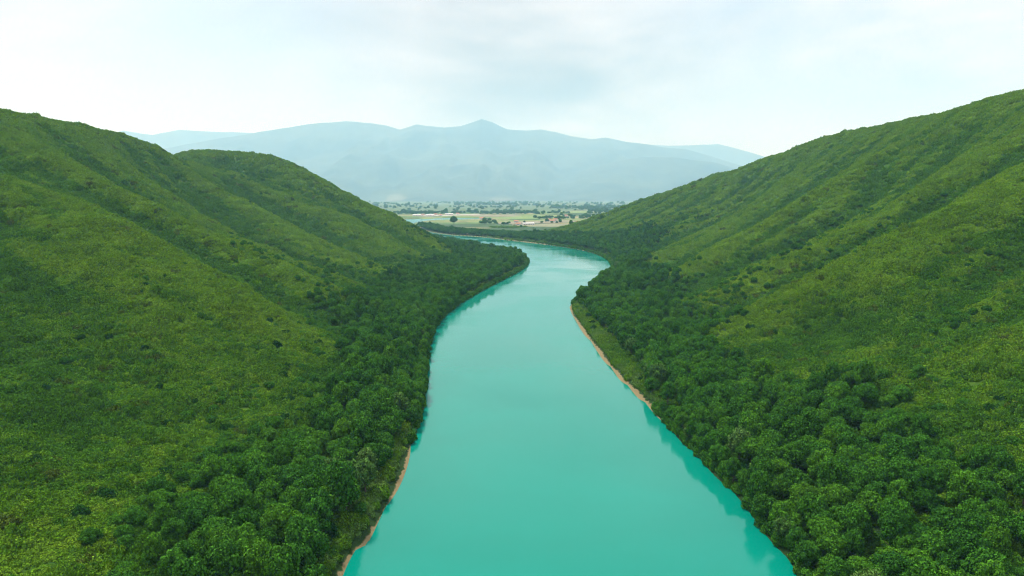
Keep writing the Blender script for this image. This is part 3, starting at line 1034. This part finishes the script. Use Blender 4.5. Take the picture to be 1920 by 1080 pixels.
# the 300 trees that show largest stand as separate things
okp = (px > -15) & (px < 1935) & (py < 1090)
score = np.where(okp, size / dep, 0)
rank = t_sel[np.argsort(-score[t_sel])]
own, rest = rank[:300], rank[300:]
ORD = ['first', 'second', 'third', 'fourth', 'fifth', 'sixth', 'seventh', 'eighth', 'ninth', 'tenth', 'eleventh', 'twelfth', 'thirteenth', 'fourteenth', 'fifteenth', 'sixteenth']
TONE_W = {'deep': 'dark green', 'mid': 'mid green', 'bright': 'bright green', 'pale': 'pale grey-green', 'white': 'white-flowered'}
SHAPE_W = ['broad', 'rounded', 'tall', 'wide-crowned', 'round-topped', 'feathery']


def along(side, y):
    if side == 'left':
        for lim, wd in ((1010, 'at the bottom edge'), (945, 'by the grassy shore'), (880, 'near the pale willows'), (820, 'below the white-flowered bush'), (750, 'beside the white-flowered bush'), (0, 'beyond the white-flowered bush')):
            if y > lim: return wd
    for lim, wd in ((1020, 'at the bottom edge'), (950, 'by the lowest willow'), (880, 'above the lowest willow'), (820, 'below the sandy strip'), (760, 'beside the sandy strip'), (0, 'beyond the sandy strip')):
        if y > lim: return wd


LABEL, fam = {}, {}
for k in own:
    side = 'left' if px[k] < 960 else 'right'
    row = 'waterside' if td[k] < 7 else 'front-row' if td[k] < 16 else 'mid-wood' if td[k] < 30 else 'back-row' if td[k] < 44 else 'slope-edge'
    sz_ = 'large ' if size[k] > 1.14 else 'small ' if size[k] < 0.84 else ''
    base = '%s%s %s %s tree, %s bank %s' % (sz_, TONE_W[tone[k]], SHAPE_W[shape[k]], row, side, along(side, py[k]))
    fam.setdefault(base, []).append(k)
for base, ks in fam.items():
    ks.sort(key=lambda q: px[q])
    for i, k in enumerate(ks):
        LABEL[k] = base if len(ks) == 1 else base + ', %s from left' % ORD[min(i, 15)]

trees_made = []
for k in own:
    t_ = bpy.data.objects.new('tree', None)
    t_.empty_display_size = 0.5
    t_.location = (tx[k], ty[k], tz[k] - 0.2)
    s_ = size[k]
    t_.scale = (s_, s_, s_ * g.uniform(0.98, 1.26))
    t_.rotation_euler = (0, 0, spin[k])
    COL.objects.link(t_)
    tag(t_, LABEL[k], 'tree', 'trees of the riverside woods')
    c_ = bpy.data.objects.new('crown', crown_of[shape[k], tone[k]])
    k_ = bpy.data.objects.new('trunk', trunk_base[shape[k]])
    for q in (c_, k_):
        q.parent = t_
        COL.objects.link(q)

lib = lib_collection('wood_shapes', [crown_of[c_] for c_ in TCOMBO] + trunk_base)
nr = len(rest)
nearr = rest[dep[rest] < 420]
pts = np.r_[np.stack([tx[rest], ty[rest], tz[rest] - 0.2], 1), np.stack([tx[nearr], ty[nearr], tz[nearr] - 0.2], 1)]
idx = np.r_[[TIDX[shape[k], tone[k]] for k in rest], [len(TCOMBO) + shape[k] for k in nearr]]
rot = np.zeros((len(pts), 3)); rot[:, 2] = np.r_[spin[rest], spin[nearr]]
hs = g.uniform(0.98, 1.26, len(tx))
scl = np.stack([size, size, size * hs], 1)
scl = np.r_[scl[rest], scl[nearr]]
scatter('forest', lib, pts, idx, rot, scl, 'dense dark green woodland running along both banks of the river', 'forest')

k = s_sel
stn = np.where(g.uniform(0, 1, len(k)) < 0.6, 'deep', 'mid')
# the bushes that stand out singly on the open slopes are things of their own
cand = (sdep[k] < 620) & ~b_[k] & (s_size[k] > 0.34) & (spx[k] > 5) & (spx[k] < 1915) & (spy[k] < 1060) & (spy[k] > 200)
gap_ = np.full(len(k), 1e9)
for i_ in np.where(cand)[0]:
    dd_ = (sx[k] - sx[k[i_]]) ** 2 + (sy[k] - sy[k[i_]]) ** 2
    dd_[i_] = 1e9
    gap_[i_] = math.sqrt(dd_.min())
cand &= (gap_ > 4.6)
single = np.where(cand)[0]
single = single[np.argsort(-(s_size[k[single]] / sdep[k[single]]))][:140]
bush_me = [scrub_mesh('bush', 400 + v_, M['bush'], 9, 1.0, (0.55, 0.95), 1500, 0.13) for v_ in range(4)]
fam = {}
SWORD = ['low', 'rounded', 'spreading', 'lumpy']
for i_ in single:
    a_x, a_y = spx[k[i_]], spy[k[i_]]
    hill = 'left' if a_x < 960 else 'right'
    ht = 'just above the woods' if sz[k[i_]] < 22 else 'low' if sz[k[i_]] < 45 else 'halfway up' if sz[k[i_]] < 80 else 'high'
    nf = 'bottom edge' if a_y > 880 else 'near stretch' if a_y > 700 else 'middle stretch' if a_y > 520 else 'far stretch'
    sh_ = int(g.integers(0, 4))
    szw = 'big' if s_size[k[i_]] > 0.45 else 'small' if s_size[k[i_]] < 0.38 else 'medium'
    fam.setdefault('%s %s dark bush %s on %s hill, %s' % (szw, SWORD[sh_], ht, hill, nf), []).append((a_x, i_, sh_))
for base, lst in fam.items():
    lst.sort()
    for j_, (a_x, i_, sh_) in enumerate(lst):
        q_ = k[i_]
        o = bpy.data.objects.new('bush', bush_me[sh_])
        s_ = s_size[q_] * 2.6
        o.location, o.scale, o.rotation_euler = (sx[q_], sy[q_], sz[q_] - 0.15), (s_, s_, s_ * g.uniform(0.9, 1.2)), (0, 0, g.uniform(0, 6.28))
        COL.objects.link(o)
        tag(o, base if len(lst) == 1 else base + ', %s from left' % ORD[min(j_, 15)], 'bush', 'dark bushes dotted over the open slopes')
keep_ = np.ones(len(k), bool)
keep_[single] = False
k, stn = k[keep_], stn[keep_]
print('single bushes', len(single))
pts = np.stack([sx[k], sy[k], sz[k] - 0.35 - 0.9 * s_size[k]], 1)
idx = np.array([TIDX[int(i), t2] for i, t2 in zip(g.choice([0, 1, 3, 4], len(k)), stn)])
rot = np.zeros((len(k), 3)); rot[:, 2] = g.uniform(0, 6.28, len(k))
scl = np.stack([s_size[k] * 1.1, s_size[k] * 1.1, s_size[k]], 1)
scatter('thicket', lib, pts, idx, rot, scl, 'dark low thicket filling the gullies and dotting the open hillsides', 'thicket')

# ------------------------------------------------------------------ low scrub over the open slopes
SCR = ['dark', 'mid', 'light', 'dry']
scr_meshes = []
for j, tn in enumerate(SCR):
    for v_ in range(4):
        scr_meshes.append(scrub_mesh('scrub', 300 + v_, M['scrub_' + tn]))
lib2 = lib_collection('scrub_shapes', scr_meshes)
P_, I_, S_ = [], [], []
# ground curvature: lusher, darker growth in hollows, plus painted hollow shade and crest light
def relief(x, y, e):
    z = height_at(x, y)[0]
    return z - 0.25 * (height_at(x + e, y)[0] + height_at(x - e, y)[0] + height_at(x, y + e)[0] + height_at(x, y - e)[0])
for (d0, d1, s_, f_) in ((60, 190, 2.0, 1.0), (190, 330, 2.3, 1.08), (330, 520, 2.8, 1.25), (520, 800, 3.6, 1.45), (800, 1500, 5.2, 1.9)):
    x_, y_ = jitter_grid(-470, 490, 60, min(1500, d1 + 40), s_, g)
    z_, w_ = height_at(x_, y_)
    ok, a, b, dpt = in_frame(x_, y_, z_, 60)
    ok &= (dpt >= d0) & (dpt < d1) & (w_ > 2.6) & ~((y_ > 1180) & (z_ < 3.6))
    x_, y_, z_, w_ = x_[ok], y_[ok], z_[ok], w_[ok]
    inw, inb = wood_fields(x_, y_, np.maximum(z_, 0))
    keep = ~inw | (g.uniform(0, 1, len(x_)) < 0.5)
    x_, y_, z_, w_, inw, inb = [q[keep] for q in (x_, y_, z_, w_, inw, inb)]
    rel = relief(x_, y_, 14.0)
    tnv = 1.22 + 1.0 * rel + 0.40 * relief(x_, y_, 32.0) + 0.45 * noise2(x_, y_, 55, 81, 3) + 0.6 * noise2(x_, y_, 7, 82, 3) + g.normal(0, 0.45, len(x_))
    tnv = np.where(inb | inw, tnv - 0.9, tnv)
    ti = np.clip(np.round(tnv), 0, 2).astype(int)
    ti = np.where((g.uniform(0, 1, len(x_)) < 0.012 + 0.06 * np.clip(noise2(x_, y_, 18, 83, 2) - 0.2, 0, 1)) & ~inw, 3, ti)
    I_.append(ti * 4 + g.integers(0, 4, len(x_)))
    hz_ = f_ * g.uniform(0.75, 1.25, len(x_))
    S_.append(np.stack([hz_, hz_, hz_ * g.uniform(0.6, 1.25, len(x_)) * (1.0 if d1 < 400 else 0.75) * (1 + 0.7 * np.clip(noise2(x_, y_, 7, 84, 2), -1, 1))], 1))
    P_.append(np.stack([x_, y_, z_ - 0.1], 1))
P_, I_, S_ = np.vstack(P_), np.concatenate(I_), np.vstack(S_)
print('scrub', len(P_))
rot = slope_rot(P_[:, 0], P_[:, 1], g.uniform(0, 6.28, len(P_)))
scatter('scrub', lib2, P_, I_, rot, S_, 'low green scrub and grass covering the open slopes', 'scrub')

# ------------------------------------------------------------------ pale reeds and tall grass behind the sand
x_, y_ = jitter_grid(-130, 160, 70, 900, 1.3, g)
z_, w_ = height_at(x_, y_)
ok, a, b, dpt = in_frame(x_, y_, z_, 60)
ok &= (w_ > 1.7) & (w_ < np.where((a > 1230) & (b > 775), 1.8, np.where((a > 1050) & (a < 1230) & (b > 575) & (b < 780), 10.0, np.where((a < 760) & (b > 880), 7.0, 3.0))))
x_, y_, z_, w_ = x_[ok], y_[ok], z_[ok], w_[ok]
lib3 = lib_collection('reed_shapes', [scrub_mesh('reeds', 350 + v_, M['reed'], 9, 1.0, (0.3, 0.6), 700, 0.11) for v_ in range(3)] + [scrub_mesh('reeds', 360 + v_, M['scrub_mid'], 9, 1.0, (0.3, 0.6), 700, 0.11) for v_ in range(3)])
ri = np.where(noise2(x_, y_, 12, 91, 2) + g.normal(0, .3, len(x_)) > 0.0, 0, 3) + g.integers(0, 3, len(x_))
rs = g.uniform(0.7, 1.25, len(x_))
scatter('bank_grass', lib3, np.stack([x_, y_, z_ - 0.05], 1), ri, slope_rot(x_, y_, g.uniform(0, 6.28, len(x_))), np.stack([rs, rs, rs * 1.1], 1),
        'pale green tall grass and reeds behind the sandy water edge', 'grass')

# shrubs crowding the water's edge where no sand shows
bx_, by_ = [], []
for line, sg_ in ((LB, -1), (RB, 1)):
    s_ = np.r_[0, np.cumsum(np.hypot(*np.diff(line, axis=0).T))]
    q = np.arange(0, s_[-1], 0.9)
    a, b = np.interp(q, s_, line[:, 0]), np.interp(q, s_, line[:, 1])
    bx_.append(a + sg_ * np.abs(g.normal(0.5, 0.7, len(q)))); by_.append(b + g.normal(0, 0.5, len(q)))
bx_, by_ = np.concatenate(bx_), np.concatenate(by_)
bz_, bd_ = height_at(bx_, by_)
ok, a, b, dpt = in_frame(bx_, by_, bz_, 60)
ok &= (by_ > 70) & (by_ < 1000) & ~((a > 1050) & (a < 1228) & (b > 570) & (b < 772)) & ~((a < 775) & (b > 830)) & (g.uniform(0, 1, len(a)) < 0.8)
bx_, by_, bz_ = bx_[ok], by_[ok], np.maximum(bz_[ok], 0.0)
lib4 = lib_collection('bank_shrub_shapes', [scrub_mesh('shrub', 380 + v_, M[mt], 8, 0.8, (0.4, 0.8), 800, 0.14) for v_ in range(3) for mt in ('leaf_deep', 'leaf_mid')])
bs_ = g.uniform(0.7, 1.5, len(bx_))
br_ = np.zeros((len(bx_), 3)); br_[:, 2] = g.uniform(0, 6.28, len(bx_))
scatter('bank_shrubs', lib4, np.stack([bx_, by_, bz_ - 0.1], 1), g.integers(0, 6, len(bx_)), br_, np.stack([bs_, bs_, bs_ * 1.2], 1),
        'dark green shrubs hanging over the water along the wooded banks', 'shrubs')


# ------------------------------------------------------------------ the valley floor far off
# parcels of stubble, bare earth and a pale gravel bar
FIELD_M = {'tan': simple('field_tan', (0.14, 0.16, 0.09), (0.19, 0.20, 0.12), 0.02),
           'green': simple('field_green', (0.10, 0.18, 0.05), (0.15, 0.23, 0.07), 0.02),
           'pale': simple('gravel_pale', (0.27, 0.28, 0.25), (0.34, 0.34, 0.30), 0.05),
           'rose': simple('field_bare_earth', (0.15, 0.155, 0.10), (0.20, 0.20, 0.135), 0.03)}
PARCELS = [('gravel_bar', 'pale', [(770, 404.6), (830, 402.8), (905, 400.8), (898, 402.4), (850, 404.2), (800, 405.8)], 'pale gravel bar along the far river reach'),
           ('field', 'rose', [(935, 416), (1060, 413), (1075, 416), (1000, 419), (940, 420)], 'pinkish bare field behind the wooded spit'),
           ('field', 'tan', [(960, 421), (1040, 419.5), (1085, 423), (1010, 426), (965, 425)], 'tan stubble field behind the riverside trees'),
           ('field', 'green', [(1060, 417), (1150, 413), (1180, 416), (1100, 421)], 'green field between the tan fields'),
           ('field', 'tan', [(1090, 404), (1180, 400), (1235, 401), (1190, 405), (1110, 407)], 'broad tan field at the foot of the right hill'),
           ('field', 'tan', [(1160, 394), (1260, 391), (1262, 393.5), (1180, 396)], 'thin tan field farthest to the right'),
           ('field', 'green', [(900, 408), (1010, 405), (1060, 408), (960, 411)], 'long green field in the middle of the plain'),
           ('field', 'green', [(1000, 398), (1090, 396), (1100, 399), (1010, 401)], 'far green field under the mountains'),
           ('field', 'rose', [(880, 404), (960, 402), (975, 404), (900, 406)], 'narrow bare field beside the gravel bar'),
           ('field', 'green', [(1100, 426), (1165, 421), (1195, 424), (1140, 431)], 'green field against the foot of the right hill')]
for nm, mt, poly, lb in PARCELS:
    q = [B(a, b, 2.15) for a, b in poly]
    pts_ = smooth_line(q + [q[0]], 4)[:-1]
    me = bpy.data.meshes.new(nm)
    me.from_pydata([(a, b, 2.15) for a, b in pts_], [], [list(range(len(pts_)))])
    me.materials.append(FIELD_M[mt])
    o = bpy.data.objects.new(nm, me)
    COL.objects.link(o)
    tag(o, lb, 'field', kind='structure')

# hedgerows, copses and the belt of trees under the mountains
fx, fy = jitter_grid(-3200, 3400, 1480, 7200, 15.0, g)
fz = np.where((np.abs(fx) < 890) & (fy < 2590), height_at(fx, fy)[0], 1.0)
fd = np.where((np.abs(fx) < 890) & (fy < 2590), height_at(fx, fy)[1], 50)
fpx, fpy, fdep = project(fx, fy, fz)
hedge = np.abs(noise2(fx, fy, 260, 131, 2)) < 0.035
copse = noise2(fx, fy, 330, 132, 3) > 0.30
belt = noise2(fx * 0.35, fy, 420, 133, 3) > np.interp(fy, [2300, 3200, 5200], [0.5, 0.30, 0.34])
fsel = (hedge | copse | belt) & (fd > 6) & (fpx > 640) & (fpx < 1330) & (fz < 4) & ~((fpx < 900) & (fy < 2400))
for nm, mt, poly, lb in PARCELS:
    fsel &= ~inside(poly, fpx, fpy)
fsel &= g.uniform(0, 1, len(fx)) < 0.42 * np.interp(fdep, [2400, 4600], [1.0, 0.10])
k = np.where(fsel)[0]
fs = g.uniform(0.9, 1.9, len(k)) * np.interp(fdep[k], [1500, 5000], [1.0, 2.2])
scatter('far_copses', lib, np.stack([fx[k], fy[k], fz[k] - 0.4], 1), np.array([TIDX[int(i), 'deep'] for i in g.choice(5, len(k))]),
        np.stack([0 * fs, 0 * fs, g.uniform(0, 6.28, len(k))], 1), np.stack([fs, fs, fs * 0.85], 1), 'hedgerows and copses scattered over the far plain', 'copses')
print('far trees', len(k))

# lone big trees that stand above the far wood
for (a, b, wd, sh, lb) in ((851, 421.5, 15, 1, 'big round dark tree standing alone on the wooded spit across the river'),
                           (985, 444, 12, 0, 'broad dark tree rising from the far bank wood, left of the upright one'),
                           (1070, 441, 9, 2, 'upright dark tree rising from the far bank wood in front of the fields'),
                           (1022, 441, 6, 1, 'small dark tree between the two taller ones on the far bank')):
    X_, Y_ = B(a, b, 2.0)
    s_ = wd / F * Y_ / 6.2
    t_ = bpy.data.objects.new('lone_tree', None)
    t_.location, t_.scale, t_.rotation_euler = (X_, Y_, float(height_at(np.array([X_]), np.array([Y_]))[0][0]) - 0.3), (s_, s_, s_), (0, 0, a)
    COL.objects.link(t_)
    tag(t_, lb, 'tree')
    for q in (bpy.data.objects.new('crown', crown_of[sh, 'deep']), bpy.data.objects.new('trunk', trunk_base[sh])):
        q.parent = t_
        COL.objects.link(q)


# ------------------------------------------------------------------ small far buildings
def box_np(x0, x1, y0, y1, z0, z1):
    v = [(x0, y0, z0), (x1, y0, z0), (x1, y1, z0), (x0, y1, z0), (x0, y0, z1), (x1, y0, z1), (x1, y1, z1), (x0, y1, z1)]
    f = [(0, 3, 2, 1), (4, 5, 6, 7), (0, 1, 5, 4), (1, 2, 6, 5), (2, 3, 7, 6), (3, 0, 4, 7)]
    return v, f


def obj_me(name, V_, F_, mat_, parent):
    me = bpy.data.meshes.new(name)
    me.from_pydata(V_, [], F_)
    me.materials.append(mat_)
    o = bpy.data.objects.new(name, me)
    o.parent = parent
    COL.objects.link(o)
    return o


def building(name, L, W, H, rise, roofm, nwin):
    root = bpy.data.objects.new(name, None)
    COL.objects.link(root)
    V_ = [(-L / 2, -W / 2, -1), (L / 2, -W / 2, -1), (L / 2, W / 2, -1), (-L / 2, W / 2, -1), (-L / 2, -W / 2, H), (L / 2, -W / 2, H), (L / 2, W / 2, H), (-L / 2, W / 2, H), (-L / 2, 0, H + rise), (L / 2, 0, H + rise)]
    obj_me('wall', V_, [(0, 1, 5, 4), (2, 3, 7, 6), (1, 2, 6, 9, 5), (3, 0, 4, 8, 7), (0, 3, 2, 1)], M['wall'], root)
    e, o_ = 0.4, 0.05
    k_ = rise / (W / 2)
    V_ = []
    for sx_ in (-1, 1):
        X_ = sx_ * (L / 2 + e)
        V_ += [(X_, -W / 2 - e, H - e * k_ + o_), (X_, 0, H + rise + o_), (X_, W / 2 + e, H - e * k_ + o_), (X_, -W / 2 - e, H - e * k_ + 0.25 + o_), (X_, 0, H + rise + 0.25 + o_), (X_, W / 2 + e, H - e * k_ + 0.25 + o_)]
    obj_me('roof', V_, [(0, 1, 7, 6), (1, 2, 8, 7), (4, 3, 9, 10), (5, 4, 10, 11), (0, 3, 4, 1), (1, 4, 5, 2), (7, 10, 9, 6), (8, 11, 10, 7), (3, 0, 6, 9), (2, 5, 11, 8)], roofm, root)
    v, f = box_np(-0.6, 0.6, -W / 2 - 0.06, -W / 2 + 0.05, -0.2, 2.2)
    obj_me('door', v, f, M['wood'], root)
    for i in range(nwin):
        xx = -L / 2 + (i + 0.5) * L / nwin
        if abs(xx) < 1.4: xx += 1.9
        v, f = box_np(xx - 0.6, xx + 0.6, -W / 2 - 0.05, -W / 2 + 0.05, 1.0, 2.2)
        obj_me('window', v, f, M['glass'], root)
    return root


def copy_thing(o):
    c_ = o.copy()
    COL.objects.link(c_)
    for ch in list(o.children):
        d = ch.copy()
        COL.objects.link(d)
        d.parent = c_
    return c_


house0 = building('house', 12, 8, 4.2, 2.0, M['roof'], 4)
shed0 = building('shed', 30, 12, 4.0, 1.6, M['roof_pale'], 5)
first = {'h': True, 's': True}
SITES = [('s', 782, 405, 'long pale shed at the left end of the gravel bar'), ('h', 793, 404.2, 'small red-roofed house between the sheds on the far shore'), ('s', 806, 404.4, 'second long pale shed along the far shore'),
         ('h', 817, 403.6, 'small white house behind the far shore sheds'), ('h', 826, 404.6, 'small white house nearest the water on the far shore'), ('s', 842, 403, 'pale shed in the middle of the gravel bar'), ('h', 858, 402.2, 'small house at the right part of the gravel bar'),
         ('s', 990, 421.5, 'bright pale shed behind the riverside trees'), ('h', 968, 417, 'white house at the left edge of the pinkish field'), ('h', 1028, 414, 'white house behind the pinkish field'), ('h', 1041, 413.6, 'red-roofed house right of the white one behind the pinkish field'), ('h', 1036, 416.4, 'house inside the pinkish field'),
         ('s', 1080, 428.5, 'pale shed right of the upright dark tree'), ('h', 972, 422, 'house left of the bright pale shed'), ('h', 1085, 418.5, 'house between two green fields'), ('s', 1107, 396, 'farthest pale shed under the mountains'), ('s', 1144, 394.5, 'pale shed left of the thin tan field'),
         ('h', 1166, 394.2, 'house at the left end of the thin tan field'), ('s', 1200, 407.5, 'pale shed below the broad tan field'), ('h', 1187, 405.5, 'house below the broad tan field'), ('h', 1163, 417, 'house near the foot of the right hill'), ('h', 1216, 404, 'house at the right end of the broad tan field'),
         ('h', 903, 411, 'white house at the left end of the long green field'), ('h', 1062, 406, 'house at the right end of the long green field')]
for kd, a, b, lb in SITES:
    src = house0 if kd == 'h' else shed0
    o = src if first[kd] else copy_thing(src)
    first[kd] = False
    X_, Y_ = B(a, b, 2.0)
    zz = float(height_at(np.array([X_]), np.array([Y_]))[0][0]) if Y_ < 2590 and abs(X_) < 890 else 1.0
    o.location = (X_, Y_, zz + 0.1)
    o.rotation_euler = (0, 0, g.uniform(-0.4, 0.4))
    tag(o, lb, 'house' if kd == 'h' else 'shed', 'houses on the far plain' if kd == 'h' else 'pale sheds on the far plain')


# ------------------------------------------------------------------ haze
hx, hy0, hy1, hz0, hz1 = 20700, -450, 20700, -4.2, 2080
V = [(-hx, hy0, hz0), (hx, hy0, hz0), (hx, hy1, hz0), (-hx, hy1, hz0), (-hx, hy0, hz1), (hx, hy0, hz1), (hx, hy1, hz1), (-hx, hy1, hz1)]
hz = mesh_np('haze', V, [(0, 3, 2, 1), (4, 5, 6, 7), (0, 1, 5, 4), (1, 2, 6, 5), (2, 3, 7, 6), (3, 0, 4, 7)], [M['haze']])
tag(hz, 'pale blue haze filling the valley', 'haze', kind='stuff')
